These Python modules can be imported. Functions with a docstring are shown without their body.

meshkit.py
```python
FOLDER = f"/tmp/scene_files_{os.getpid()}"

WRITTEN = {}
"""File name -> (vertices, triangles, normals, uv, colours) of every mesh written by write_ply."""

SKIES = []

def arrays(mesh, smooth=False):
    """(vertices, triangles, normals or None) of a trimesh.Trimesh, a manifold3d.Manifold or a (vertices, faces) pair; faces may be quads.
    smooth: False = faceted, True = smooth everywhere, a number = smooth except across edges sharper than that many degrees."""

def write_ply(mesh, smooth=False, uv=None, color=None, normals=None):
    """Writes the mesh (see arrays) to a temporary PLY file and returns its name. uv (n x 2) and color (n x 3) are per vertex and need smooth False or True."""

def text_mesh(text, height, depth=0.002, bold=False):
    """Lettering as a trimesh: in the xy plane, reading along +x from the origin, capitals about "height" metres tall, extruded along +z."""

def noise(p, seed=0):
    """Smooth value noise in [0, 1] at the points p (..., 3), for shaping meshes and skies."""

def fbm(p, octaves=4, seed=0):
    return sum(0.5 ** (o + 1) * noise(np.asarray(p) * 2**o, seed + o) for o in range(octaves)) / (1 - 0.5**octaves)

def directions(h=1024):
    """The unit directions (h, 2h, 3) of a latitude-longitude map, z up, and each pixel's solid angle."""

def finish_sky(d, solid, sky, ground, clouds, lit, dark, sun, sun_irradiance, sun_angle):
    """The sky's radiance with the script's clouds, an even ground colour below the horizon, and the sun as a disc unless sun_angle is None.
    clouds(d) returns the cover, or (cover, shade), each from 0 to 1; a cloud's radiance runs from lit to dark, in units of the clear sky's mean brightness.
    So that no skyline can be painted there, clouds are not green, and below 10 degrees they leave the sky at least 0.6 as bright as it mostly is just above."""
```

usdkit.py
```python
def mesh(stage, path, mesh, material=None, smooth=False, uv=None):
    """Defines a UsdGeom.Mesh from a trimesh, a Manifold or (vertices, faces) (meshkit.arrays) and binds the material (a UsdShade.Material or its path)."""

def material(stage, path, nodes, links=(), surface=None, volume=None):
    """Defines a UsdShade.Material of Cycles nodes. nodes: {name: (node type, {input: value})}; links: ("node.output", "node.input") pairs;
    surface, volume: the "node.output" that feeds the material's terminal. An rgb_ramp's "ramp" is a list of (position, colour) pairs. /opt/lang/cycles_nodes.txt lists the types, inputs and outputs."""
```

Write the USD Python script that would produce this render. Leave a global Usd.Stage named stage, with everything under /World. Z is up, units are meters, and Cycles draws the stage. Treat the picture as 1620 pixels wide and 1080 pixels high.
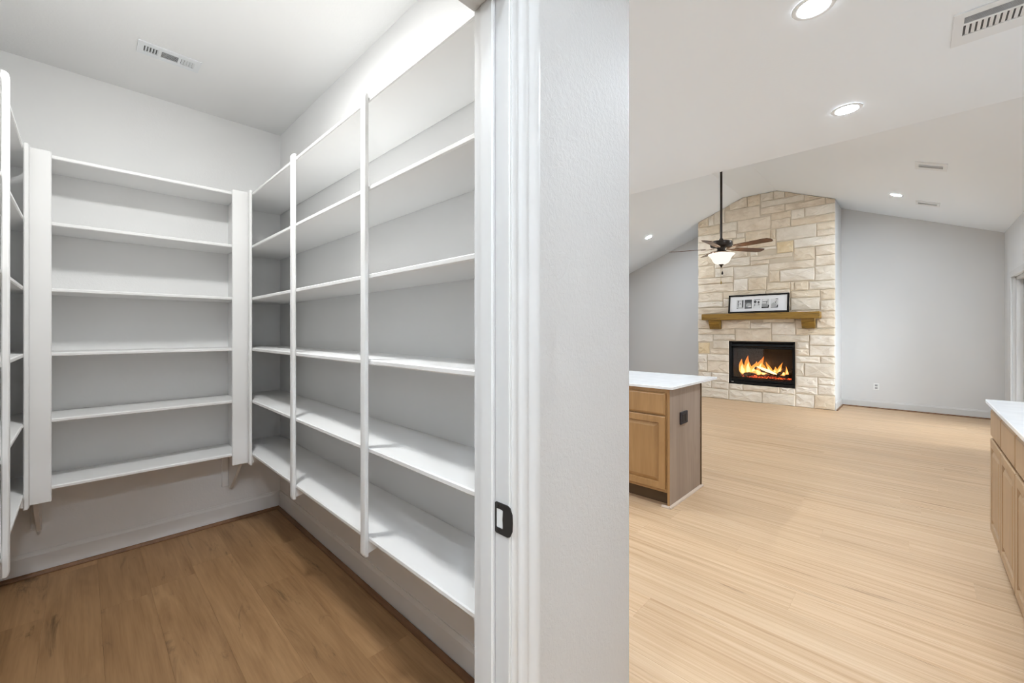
import math, random
import numpy as np
import trimesh
import manifold3d as m3
from manifold3d import Manifold, CrossSection
from shapely.geometry import Polygon, box as sbox
import usdkit, meshkit
from pxr import Usd, UsdGeom, UsdLux, UsdShade, Gf, Sdf

random.seed(7)
RNG = np.random.default_rng(7)
stage = Usd.Stage.CreateInMemory()
UsdGeom.SetStageUpAxis(stage, UsdGeom.Tokens.z)
UsdGeom.SetStageMetersPerUnit(stage, 1.0)
stage.SetDefaultPrim(UsdGeom.Xform.Define(stage, '/World').GetPrim())
UsdGeom.Scope.Define(stage, '/World/Looks')

# ------------------------------------------------------------------ camera
EXPOSURE = 2.0
YAW, FPX, HORIZON, EYE = 44.13, 659.3, 523.4, 1.30
cam = UsdGeom.Camera.Define(stage, '/World/Camera')
_t = cam.AddTransformOp()
_a = math.radians(YAW)
_F = Gf.Vec3d(-math.sin(_a), math.cos(_a), 0)
_R = Gf.Vec3d(math.cos(_a), math.sin(_a), 0)
_m = Gf.Matrix4d(1)
_m.SetRow(0, Gf.Vec4d(*_R, 0)); _m.SetRow(1, Gf.Vec4d(0, 0, 1, 0)); _m.SetRow(2, Gf.Vec4d(*(-_F), 0)); _m.SetRow(3, Gf.Vec4d(0, 0, EYE, 1))
_t.Set(_m)
cam.CreateHorizontalApertureAttr(36.0)
cam.CreateVerticalApertureAttr(24.0)
cam.CreateFocalLengthAttr(36.0 * FPX / 1620)
cam.CreateVerticalApertureOffsetAttr(36.0 * (HORIZON - 540) / 1620)
cam.CreateFStopAttr(0.0)
cam.CreateClippingRangeAttr(Gf.Vec2f(0.02, 200))
cam.CreateExposureAttr(EXPOSURE)

# ------------------------------------------------------------------ sky and lamp strengths
SKY = 0.9
CAN = 126.0            # recessed lights
PANTRY_LAMP = 45.0    # round light on the pantry ceiling
FAN_BOWL = 0.31
FAN_BULB = 60.0
dome = UsdLux.DomeLight.Define(stage, '/World/SkyLight')
dome.CreateColorAttr(Gf.Vec3f(0.86, 0.93, 1.0))
dome.CreateIntensityAttr(SKY)

# ------------------------------------------------------------------ helpers
_used = {}
def path_for(name, parent=None):
    base = (str(parent.GetPath()) if parent is not None else '/World') + '/' + name
    n = _used.get(base, 0); _used[base] = n + 1
    return base if n == 0 else '%s_%03d' % (base, n)
def keys(p, label=None, cat=None, group=None, kind=None):
    for k, v in (('label', label), ('category', cat), ('group', group), ('kind', kind)):
        if v: p.SetCustomDataByKey(k, v)
    return p
def thing(name, label=None, cat=None, loc=(0, 0, 0), rz=0.0, group=None, kind=None):
    x = UsdGeom.Xform.Define(stage, path_for(name))
    x.AddTranslateOp().Set(Gf.Vec3d(*map(float, loc)))
    if rz: x.AddRotateZOp().Set(float(rz))
    p = keys(x.GetPrim(), label, cat, group, kind)
    LOC[p.GetPath()] = (np.array(loc, float), rz)
    return p
LOC = {}
def holder(name, parent):
    return UsdGeom.Xform.Define(stage, path_for(name, parent)).GetPrim()
def obj(name, mesh, mat, parent=None, label=None, cat=None, group=None, kind=None, smooth=False, world=False):
    """world: the mesh is given in world coordinates although its thing stands at its own base."""
    if world and parent is not None:
        root = parent
        while root.GetPath() not in LOC: root = root.GetParent()
        loc, rz = LOC[root.GetPath()]
        v, f, _ = meshkit.arrays(mesh)
        v = v - loc
        if rz:
            a = -math.radians(rz); c, s = math.cos(a), math.sin(a)
            v = np.stack([c * v[:, 0] - s * v[:, 1], s * v[:, 0] + c * v[:, 1], v[:, 2]], 1)
        mesh = (v, f)
    g = usdkit.mesh(stage, path_for(name, parent), mesh, mat, smooth=smooth)
    return keys(g.GetPrim(), label, cat, group, kind)
def cat_(*ms):
    vs, fs, n = [], [], 0
    for m in ms:
        v, f, _ = meshkit.arrays(m)
        vs.append(v); fs.append(f + n); n += len(v)
    return np.vstack(vs), np.vstack(fs)
def box(x0, x1, y0, y1, z0, z1):
    m = trimesh.creation.box([x1 - x0, y1 - y0, z1 - z0])
    m.apply_translation([(x0 + x1) / 2, (y0 + y1) / 2, (z0 + z1) / 2])
    return np.array(m.vertices), np.array(m.faces)
def cbox(x0, x1, y0, y1, z0, z1, b=0.003):
    """A box with chamfered edges."""
    pts = []
    for i in (0, 1):
        for j in (0, 1):
            for k in (0, 1):
                x, y, z = (x0, x1)[i], (y0, y1)[j], (z0, z1)[k]
                dx, dy, dz = (b, -b)[i], (b, -b)[j], (b, -b)[k]
                pts += [(x, y + dy, z + dz), (x + dx, y, z + dz), (x + dx, y + dy, z)]
    return Manifold.hull_points(np.array(pts, float))
def prism(poly, a0, a1, axis='y'):
    """A polygon in two axes extruded along the third: axis y = polygon (x, z); x = polygon (y, z); z = polygon (x, y)."""
    if not isinstance(poly, Polygon): poly = Polygon(poly)
    m = trimesh.creation.extrude_polygon(poly, a1 - a0, engine='earcut')
    v = np.array(m.vertices); f = np.array(m.faces)
    if axis == 'z': return v + [0, 0, a0], f
    if axis == 'y': return np.stack([v[:, 0], v[:, 2] + a0, v[:, 1]], 1), f[:, ::-1]
    return np.stack([v[:, 2] + a0, v[:, 0], v[:, 1]], 1), f
def lathe(profile, seg=40, at=(0, 0, 0)):
    m = trimesh.creation.revolve(np.array(profile, float), sections=seg)
    m.fix_normals()
    return np.array(m.vertices) + at, np.array(m.faces)
def cyl(r, z0, z1, at=(0, 0), seg=24):
    return lathe([(0, z0), (r, z0), (r, z1), (0, z1)], seg, (at[0], at[1], 0))
def tube(p, r, sides=8):
    p = np.asarray(p, float); t = np.gradient(p, axis=0); t /= np.linalg.norm(t, axis=1, keepdims=True)
    u = np.cross(t, [0.3, 0.2, 0.93]); u /= np.linalg.norm(u, axis=1, keepdims=True); w = np.cross(t, u)
    an = np.arange(sides) * 2 * np.pi / sides
    rr = np.broadcast_to(r, (len(p),))
    v = p[:, None] + rr[:, None, None] * (np.cos(an)[None, :, None] * u[:, None] + np.sin(an)[None, :, None] * w[:, None])
    f = []
    for i in range(len(p) - 1):
        for j in range(sides):
            a, b = i * sides + j, i * sides + (j + 1) % sides
            f += [(a, b, b + sides), (a, b + sides, a + sides)]
    v = v.reshape(-1, 3); n = len(v)
    v = np.vstack([v, p[0], p[-1]])
    for j in range(sides):
        f += [(n, (j + 1) % sides, j), (n + 1, n - sides + j, n - sides + (j + 1) % sides)]
    return v, np.array(f)
def place(mesh, M):
    v, f, _ = meshkit.arrays(mesh)
    M = np.asarray(M, float)
    return v @ M[:3, :3].T + M[:3, 3], f
def rotz(deg, at=(0, 0, 0)):
    a = math.radians(deg); c, s = math.cos(a), math.sin(a)
    return np.array([[c, -s, 0, at[0]], [s, c, 0, at[1]], [0, 0, 1, at[2]], [0, 0, 0, 1]])

# ------------------------------------------------------------------ materials
def mat(name, nodes, links=(), surface='p.BSDF'):
    return usdkit.material(stage, '/World/Looks/' + name, nodes, links, surface=surface)
def plain(name, color, rough=0.5, metal=0.0, **kw):
    return mat(name, {'p': ('principled_bsdf', dict(base_color=color, roughness=rough, metallic=metal, **kw))})
def paint(name, color, scale, strength, dist, rough=0.6, stretch=(1, 1, 1)):
    """Painted drywall with a hand-applied texture: soft low blobs."""
    return mat(name, {
        'g': ('geometry', {}), 'm': ('mapping', {'scale': stretch}),
        'n': ('noise_texture', {'scale': scale, 'detail': 3.0, 'roughness': 0.55, 'distortion': 0.6}),
        'r': ('rgb_ramp', {'ramp': [(0.0, (0, 0, 0)), (0.42, (0.1, 0.1, 0.1)), (0.6, (0.9, 0.9, 0.9)), (1.0, (1, 1, 1))]}),
        'b': ('bump', {'strength': strength, 'distance': dist}),
        'p': ('principled_bsdf', {'base_color': color, 'roughness': rough})},
        [('g.position', 'm.vector'), ('m.vector', 'n.vector'), ('n.fac', 'r.fac'), ('r.color', 'b.height'), ('b.normal', 'p.normal')])
def emit(name, color, strength):
    return mat(name, {'e': ('emission', {'color': color, 'strength': strength})}, surface='e.emission')
def wood(name, ramp, dark, scale=(1.2, 14, 14), fine=(3, 90, 90), rough=0.45, vary=0.18, streak=0.62, streak_scale=(0.8, 16, 16), amount=0.7, tone=1.0, bump=0.1):
    """Board wood: broad figure, fine grain, dark mineral streaks; every board shifts the pattern and its tone."""
    return mat(name, {
        'g': ('geometry', {}), 'o': ('object_info', {}),
        'k': ('math', {'math_type': 'multiply', 'value2': 43.0}), 'c': ('combine_xyz', {}),
        'a': ('vector_math', {'math_type': 'add'}),
        'm1': ('mapping', {'scale': scale}), 'n1': ('noise_texture', {'scale': 1.0, 'detail': 4.0, 'roughness': 0.6, 'distortion': 0.8}),
        'm2': ('mapping', {'scale': fine}), 'n2': ('noise_texture', {'scale': 1.0, 'detail': 3.0, 'roughness': 0.6}),
        'm3': ('mapping', {'scale': streak_scale}), 'n3': ('noise_texture', {'scale': 1.0, 'detail': 5.0, 'roughness': 0.65, 'distortion': 1.2}),
        'mx': ('mix_float', {'fac': 0.35}),
        'r': ('rgb_ramp', {'ramp': ramp}),
        'sr': ('map_range', {'range_type': 'smoothstep', 'from_min': streak, 'from_max': streak + 0.16, 'to_min': 0.0, 'to_max': amount, 'clamp': True}),
        'x': ('mix_color', {'b': dark}),
        'v': ('map_range', {'from_min': 0.0, 'from_max': 1.0, 'to_min': (1 - vary) * tone, 'to_max': (1 + vary) * tone}),
        'h': ('hsv', {}),
        'b': ('bump', {'strength': bump, 'distance': 0.001}),
        'p': ('principled_bsdf', {'roughness': rough})},
        [('o.random', 'k.value1'), ('k.value', 'c.x'), ('k.value', 'c.y'), ('o.random', 'c.z'), ('g.position', 'a.vector1'), ('c.vector', 'a.vector2'),
         ('a.vector', 'm1.vector'), ('a.vector', 'm2.vector'), ('a.vector', 'm3.vector'),
         ('m1.vector', 'n1.vector'), ('m2.vector', 'n2.vector'), ('m3.vector', 'n3.vector'),
         ('n1.fac', 'mx.a'), ('n2.fac', 'mx.b'), ('mx.result', 'r.fac'), ('n3.fac', 'sr.value'),
         ('r.color', 'x.a'), ('sr.result', 'x.fac'), ('x.result', 'h.color'), ('o.random', 'v.value'), ('v.result', 'h.value'),
         ('h.color', 'p.base_color'), ('n2.fac', 'b.height'), ('b.normal', 'p.normal')])

# ------------------------------------------------------------------ looks
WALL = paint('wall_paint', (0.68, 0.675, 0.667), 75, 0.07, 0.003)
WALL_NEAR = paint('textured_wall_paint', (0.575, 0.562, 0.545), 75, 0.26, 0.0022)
PANTRY_WALL = paint('pantry_wall_paint', (0.90, 0.90, 0.895), 75, 0.07, 0.003)
PANTRY_CEIL = paint('pantry_ceiling_paint', (0.84, 0.84, 0.835), 70, 0.07, 0.003)
CEIL = paint('ceiling_paint', (0.865, 0.905, 0.94), 70, 0.07, 0.003)
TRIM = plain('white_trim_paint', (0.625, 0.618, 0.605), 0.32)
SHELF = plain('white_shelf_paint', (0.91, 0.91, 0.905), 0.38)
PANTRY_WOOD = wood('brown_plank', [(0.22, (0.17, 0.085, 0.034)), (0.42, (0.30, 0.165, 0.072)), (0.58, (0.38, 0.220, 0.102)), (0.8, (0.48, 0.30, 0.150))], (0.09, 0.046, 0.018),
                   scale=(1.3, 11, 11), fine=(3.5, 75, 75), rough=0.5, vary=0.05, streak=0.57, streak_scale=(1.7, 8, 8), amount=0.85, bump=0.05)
LIVING_WOOD = wood('honey_plank', [(0.25, (0.38, 0.215, 0.105)), (0.42, (0.55, 0.36, 0.205)), (0.56, (0.63, 0.44, 0.272)), (0.8, (0.73, 0.555, 0.375))], (0.25, 0.13, 0.06),
                   scale=(0.55, 30, 30), fine=(1.6, 100, 100), rough=0.5, vary=0.035, streak=0.60, streak_scale=(0.75, 26, 26), amount=0.85, bump=0.05)
GROOVE = plain('plank_groove', (0.22, 0.14, 0.08), 0.8)
SHOE = wood('brown_shoe_wood', [(0.3, (0.15, 0.072, 0.032)), (0.7, (0.25, 0.125, 0.058))], (0.07, 0.034, 0.015), vary=0.0)
SHOE_PALE = plain('pale_shoe_wood', (0.62, 0.49, 0.38), 0.5)
MORTAR = plain('mortar', (0.62, 0.53, 0.41), 0.9)
MANTEL_WOOD = wood('golden_mantel_wood', [(0.25, (0.14, 0.072, 0.008)), (0.5, (0.265, 0.145, 0.018)), (0.75, (0.38, 0.225, 0.036))], (0.03, 0.013, 0.003),
                   scale=(1.4, 16, 22), fine=(3, 60, 90), streak=0.52, streak_scale=(2.2, 12, 22), rough=0.6, vary=0.05, bump=0.5)
BLACK_METAL = plain('black_metal', (0.005, 0.005, 0.005), 0.45, specular_ior_level=0.2)
DARK_BRICK = plain('firebox_panel', (0.026, 0.018, 0.014), 0.8)
CABINET = wood('maple_cabinet', [(0.25, (0.30, 0.160, 0.058)), (0.5, (0.38, 0.212, 0.083)), (0.75, (0.46, 0.270, 0.115))], (0.25, 0.13, 0.045),
               scale=(5, 5, 1.1), fine=(40, 40, 2.5), streak=0.6, streak_scale=(6, 6, 1.5), rough=0.42, vary=0.05, amount=0.35)
CABINET_PALE = wood('tan_cabinet', [(0.25, (0.32, 0.200, 0.105)), (0.5, (0.38, 0.245, 0.135)), (0.75, (0.44, 0.295, 0.170))], (0.26, 0.16, 0.085),
               scale=(5, 5, 1.1), fine=(40, 40, 2.5), streak=0.6, streak_scale=(6, 6, 1.5), rough=0.42, vary=0.04, amount=0.3)
END_PANEL = wood('grey_brown_panel', [(0.22, (0.24, 0.178, 0.135)), (0.5, (0.33, 0.252, 0.198)), (0.78, (0.41, 0.325, 0.26))], (0.19, 0.14, 0.10),
               scale=(5, 7, 0.9), fine=(50, 50, 2), streak=0.6, streak_scale=(6, 8, 1.2), rough=0.45, vary=0.0, amount=0.35)
KICK = plain('dark_toe_kick', (0.10, 0.056, 0.022), 0.6)
QUARTZ = mat('white_quartz', {'g': ('geometry', {}), 'n': ('noise_texture', {'scale': 9.0, 'detail': 6.0}), 'r': ('rgb_ramp', {'ramp': [(0.3, (0.80, 0.80, 0.80)), (0.7, (0.87, 0.87, 0.87))]}),
                              'p': ('principled_bsdf', {'roughness': 0.16})}, [('g.position', 'n.vector'), ('n.fac', 'r.fac'), ('r.color', 'p.base_color')])
BRONZE = plain('oil_rubbed_bronze', (0.035, 0.026, 0.021), 0.35, 0.6)
BLADE = wood('walnut_blade', [(0.3, (0.085, 0.040, 0.018)), (0.7, (0.17, 0.082, 0.036))], (0.04, 0.018, 0.008), scale=(9, 9, 9), fine=(40, 40, 40), rough=0.35, vary=0.05)
BRASS = plain('aged_brass', (0.36, 0.25, 0.10), 0.35, 0.9)
VENT = plain('white_vent_enamel', (0.79, 0.81, 0.825), 0.4)
VENT_GREY = plain('duct_grey', (0.42, 0.42, 0.425), 0.7)
VENT_DARK = plain('duct_dark', (0.10, 0.10, 0.10), 0.8)
OUTLET_W = plain('white_plastic', (0.80, 0.80, 0.79), 0.35)
OUTLET_SLOT = plain('grey_slot', (0.35, 0.35, 0.35), 0.5)
OUTLET_B = plain('dark_plastic', (0.016, 0.013, 0.018), 0.55)
OUTLET_B2 = plain('darker_plastic', (0.004, 0.003, 0.005), 0.5)
STRIKE = plain('dark_bronze_plate', (0.042, 0.040, 0.038), 0.42, 0.5)
SOCKET = plain('bored_white_hole', (0.74, 0.74, 0.73), 0.6)
FRAME_BLACK = plain('black_frame', (0.009, 0.007, 0.005), 0.45, specular_ior_level=0.25)
PAPER = plain('white_mat_board', (0.80, 0.80, 0.81), 0.5)
def grey(v): return plain('print_grey_%02d' % int(v * 100), (v, v, v), 0.5)
LED = emit('led_lens', (0.86, 0.965, 1.07), CAN)
LED_PANTRY = emit('pantry_lens_glow', (0.97, 0.98, 0.97), PANTRY_LAMP)
BOWL = emit('fan_bowl_glow', (1.0, 0.90, 0.76), FAN_BOWL)
PANE = mat('window_pane', {'f': ('fresnel', {'IOR': 1.45}), 't': ('transparent_bsdf', {'color': (0.97, 0.98, 0.98)}), 'g': ('glossy_bsdf', {'color': (1, 1, 1), 'roughness': 0.0}), 'x': ('mix_closure', {})},
           [('f.fac', 'x.fac'), ('t.BSDF', 'x.closure1'), ('g.BSDF', 'x.closure2')], surface='x.closure')

# ------------------------------------------------------------------ dimensions (metres; the camera stands above the origin)
H = 2.743
XB, YR, YL = -3.378, 1.019, -0.487         # pantry: back, right and left wall faces
XDI, XDO = -0.731, -0.615                  # the door wall: pantry face, kitchen face
YO = 1.135                                 # kitchen face of the pantry's right wall
YK = 4.032                                 # end of the flat kitchen ceiling
YBK, XR, XL = 9.303, 0.918, -5.042         # living room back, right and left
YFR = -2.6                                 # kitchen wall behind the camera
ZFLAT = 3.78
def zr(x): return 2.725 + 0.3925 * (XR - x)
def zl(x): return 2.69 + 0.40 * (x - XL)
XF_R = XR - (ZFLAT - 2.725) / 0.3925
XF_L = XL + (ZFLAT - 2.69) / 0.40

# ------------------------------------------------------------------ large structure
def struct(name, mesh, m, parent=None, **k):
    return obj(name, mesh, m, parent, kind='structure' if parent is None else None, **k)

struct('wall_pantry_back', box(XB - 0.116, XB, YL - 0.116, YO, 0, H), PANTRY_WALL)
struct('wall_pantry_right', box(XB, XDI, YR, YO, 0, H), PANTRY_WALL)
struct('wall_pantry_left', box(XB, XDI, YL - 0.116, YL, 0, H), PANTRY_WALL)
DY0, DY1, DZ = -0.19, 0.638, 2.042         # rough door opening
dw = Polygon([(YFR, 0), (DY0, 0), (DY0, DZ), (DY1, DZ), (DY1, 0), (YO, 0), (YO, H), (YFR, H)])
v, f = prism(dw, XDI, XDO, 'x')
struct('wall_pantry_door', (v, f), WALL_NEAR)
struct('wall_kitchen_left', box(XL, XB - 0.116, YO - 0.116, YO, 0, H), WALL)
struct('wall_front', box(XDI, XR + 0.15, YFR - 0.12, YFR, 0, H), WALL)
PD0, PD1, PDZ = 6.76, 8.62, 2.02           # patio door opening in the right wall
rw = Polygon([(YFR, 0), (PD0, 0), (PD0, PDZ), (PD1, PDZ), (PD1, 0), (YBK, 0), (YBK, 2.80), (YFR, 2.80)])
struct('wall_right', prism(rw, XR, XR + 0.15, 'x'), WALL)
struct('wall_left', box(XL - 0.12, XL, YO - 0.116, YBK, 0, 2.80), WALL)
gable = [(XL, 0), (XR, 0), (XR, zr(XR)), (XF_R, ZFLAT), (XF_L, ZFLAT), (XL, zl(XL))]
struct('wall_back', prism(gable, YBK, YBK + 0.12, 'y'), WALL)
struct('wall_gable', prism([(XL + 0.1, H + 0.05), (XR - 0.1, H + 0.05)] + gable[3:5], YK - 0.10, YK, 'y'), WALL)
struct('ceiling', prism(Polygon([(XDI, YFR), (XR + 0.15, YFR), (XR + 0.15, YK), (XL - 0.12, YK), (XL - 0.12, YO - 0.116), (XDI, YO - 0.116)]), H, H + 0.11, 'z'), CEIL)
struct('ceiling_001', box(XB - 0.116, XDI, YL - 0.116, YO - 0.116, H, H + 0.11), PANTRY_CEIL)
T = 0.10
vault = Polygon([(XL - 0.12, zl(XL - 0.12)), (XF_L, ZFLAT), (XF_R, ZFLAT), (XR + 0.15, zr(XR + 0.15)), (XR + 0.15, zr(XR + 0.15) + T), (XF_R, ZFLAT + T), (XF_L, ZFLAT + T), (XL - 0.12, zl(XL - 0.12) + T)])
struct('ceiling_002', prism(vault, YK - 0.10, YBK + 0.12, 'y'), CEIL)
struct('ground', box(XR + 0.15, XR + 9, -4, 14, -0.25, -0.10), plain('patio_concrete', (0.55, 0.54, 0.52), 0.9))

# floors: planks are parts
def plank_mesh(x0, x1, y0, y1, z):
    g, b, t = 0.0001, 0.0004, 0.008
    x0, x1, y0, y1 = x0 + g, x1 - g, y0 + g, y1 - g
    v = np.array([(x0, y0, z - t), (x1, y0, z - t), (x1, y1, z - t), (x0, y1, z - t),
                  (x0, y0, z - b), (x1, y0, z - b), (x1, y1, z - b), (x0, y1, z - b),
                  (x0 + b, y0 + b, z), (x1 - b, y0 + b, z), (x1 - b, y1 - b, z), (x0 + b, y1 - b, z)])
    q = []
    for a in (0, 4):
        for i in range(4):
            j = (i + 1) % 4
            q.append((a + i, a + j, a + 4 + j, a + 4 + i))
    q.append((8, 9, 10, 11))
    return v, np.array(q)
def lay(floor, x0, x1, y0, y1, w, length, m, seed, clip=None):
    r = random.Random(seed); y = y0; row = 0
    while y < y1 - 0.01:
        e = min(y + w, y1); x = x0 - r.uniform(0, length)
        while x < x1 - 0.01:
            a, b = max(x, x0), min(x + length, x1)
            if b - a > 0.02:
                obj('plank', plank_mesh(a, b, y, e, 0.0), m, floor)
            x += length
        y = e; row += 1
fl = keys(UsdGeom.Xform.Define(stage, path_for('floor')).GetPrim(), kind='structure'); LOC[fl.GetPath()] = (np.zeros(3), 0)
obj('subfloor', box(XL, XR, YFR, YBK, -0.10, -0.007), GROOVE, fl)
PW = 0.182
lay(fl, XDI + 0.05, XR, YO - 0.116 - 20 * PW, YO - 0.116 + 0 * PW, PW, 1.52, LIVING_WOOD, 3)
lay(fl, XL, XR, YO - 0.116, YBK, PW, 1.82, LIVING_WOOD, 5)
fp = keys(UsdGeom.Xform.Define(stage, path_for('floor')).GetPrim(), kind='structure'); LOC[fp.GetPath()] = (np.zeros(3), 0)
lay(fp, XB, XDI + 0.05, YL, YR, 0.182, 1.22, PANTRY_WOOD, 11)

# trims of the pantry: painted baseboards and brown quarter-round shoe mouldings
BH = 0.125
def base_profile(h=BH, t=0.014): return [(0, 0), (t, 0), (t, h - 0.022), (t * 0.62, h - 0.010), (t * 0.45, h), (0, h)]
def base_run(name, p0, p1, n, m=TRIM, h=BH, t=0.014, prof=None, z0=0.0):
    """A moulding along p0-p1 whose thickness grows along n (into the room)."""
    p0, p1, n = np.array(p0, float), np.array(p1, float), np.array(n, float)
    poly = prof or base_profile(h, t)
    k = len(poly)
    v = np.array([[*(p + n * a), z0 + z] for p in (p0, p1) for a, z in poly])
    f = []
    for i in range(k):
        j = (i + 1) % k
        f += [(i, j, k + j), (i, k + j, k + i)]
    for i in range(1, k - 1): f += [(0, i + 1, i), (k, k + i, k + i + 1)]
    tm = trimesh.Trimesh(v, np.array(f), process=False); tm.fix_normals()
    return struct(name, (np.array(tm.vertices), np.array(tm.faces)), m)
WALL_BASE = plain('wall_coloured_baseboard', (0.90, 0.90, 0.895), 0.4)
base_run('baseboard_pantry_back', (XB, YL), (XB, YR), (1, 0), WALL_BASE, t=0.010)
base_run('baseboard_pantry_right', (XB + 0.014, YR), (XDI, YR), (0, -1), WALL_BASE, t=0.010)
base_run('baseboard_pantry_left', (XB + 0.014, YL), (XDI, YL), (0, 1), WALL_BASE, t=0.010)
QR = [(0, 0), (0.019, 0), (0.0185, 0.006), (0.0155, 0.012), (0.010, 0.0165), (0.004, 0.019), (0, 0.019)]
base_run('trim_1', (XB + 0.014, YL + 0.014), (XB + 0.014, YR - 0.014), (1, 0), SHOE, prof=QR)
base_run('trim_2', (XB + 0.033, YR - 0.014), (XDI, YR - 0.014), (0, -1), SHOE, prof=QR)
base_run('trim_3', (XB + 0.033, YL + 0.014), (XDI, YL + 0.014), (0, 1), SHOE, prof=QR)
# living room
CX0, CX1, CYF = -3.123, -0.948, 8.565      # the chimney breast
base_run('baseboard_back', (CX1, YBK), (XR - 0.014, YBK), (0, -1))
base_run('baseboard_back', (XL, YBK), (CX0, YBK), (0, -1))
base_run('baseboard_right', (XR, PD1 + 0.09), (XR, YBK), (-1, 0))
base_run('baseboard_left', (XL, YO), (XL, YBK), (1, 0))
base_run('trim_4', (CX1 + 0.014, YBK - 0.014), (XR - 0.014, YBK - 0.014), (0, -1), SHOE, prof=QR)
base_run('trim_5', (CX1 + 0.014, CYF - 0.01), (CX1 + 0.014, YBK - 0.033), (1, 0), SHOE, prof=QR)
base_run('baseboard_chimney', (CX1, CYF - 0.01), (CX1, YBK - 0.014), (1, 0))

# pantry doorway: jambs, stops, casing, strike plate
d1 = keys(UsdGeom.Xform.Define(stage, '/World/door_1').GetPrim(), kind='structure'); LOC[d1.GetPath()] = (np.zeros(3), 0)
JY, JL, JZ = 0.620, DY0 + 0.018, 2.024
JX0, JX1 = -0.722, -0.609
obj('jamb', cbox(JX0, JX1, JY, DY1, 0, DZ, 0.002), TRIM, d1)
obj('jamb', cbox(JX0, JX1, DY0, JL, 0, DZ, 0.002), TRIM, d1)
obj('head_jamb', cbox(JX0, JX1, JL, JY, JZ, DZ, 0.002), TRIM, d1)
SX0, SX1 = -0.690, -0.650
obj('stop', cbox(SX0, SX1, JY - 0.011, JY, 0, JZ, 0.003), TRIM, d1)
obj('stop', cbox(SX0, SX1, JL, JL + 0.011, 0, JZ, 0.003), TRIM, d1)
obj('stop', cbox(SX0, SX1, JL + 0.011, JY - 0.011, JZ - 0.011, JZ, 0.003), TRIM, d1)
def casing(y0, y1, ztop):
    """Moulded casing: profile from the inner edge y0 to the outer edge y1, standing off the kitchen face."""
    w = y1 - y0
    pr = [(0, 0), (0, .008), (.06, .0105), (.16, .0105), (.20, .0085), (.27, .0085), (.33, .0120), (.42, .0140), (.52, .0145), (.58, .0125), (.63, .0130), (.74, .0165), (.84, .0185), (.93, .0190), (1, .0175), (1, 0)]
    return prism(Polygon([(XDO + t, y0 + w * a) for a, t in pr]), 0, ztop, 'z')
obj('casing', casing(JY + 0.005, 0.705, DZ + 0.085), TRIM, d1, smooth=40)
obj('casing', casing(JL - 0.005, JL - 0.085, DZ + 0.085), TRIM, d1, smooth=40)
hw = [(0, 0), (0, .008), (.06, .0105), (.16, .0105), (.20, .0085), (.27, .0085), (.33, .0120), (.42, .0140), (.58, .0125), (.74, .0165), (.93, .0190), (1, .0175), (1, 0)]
obj('casing', prism(Polygon([(XDO + t, JZ + 0.005 + 0.08 * a) for a, t in hw]), JL - 0.005, JY + 0.005, 'y'), TRIM, d1, smooth=40)
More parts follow.
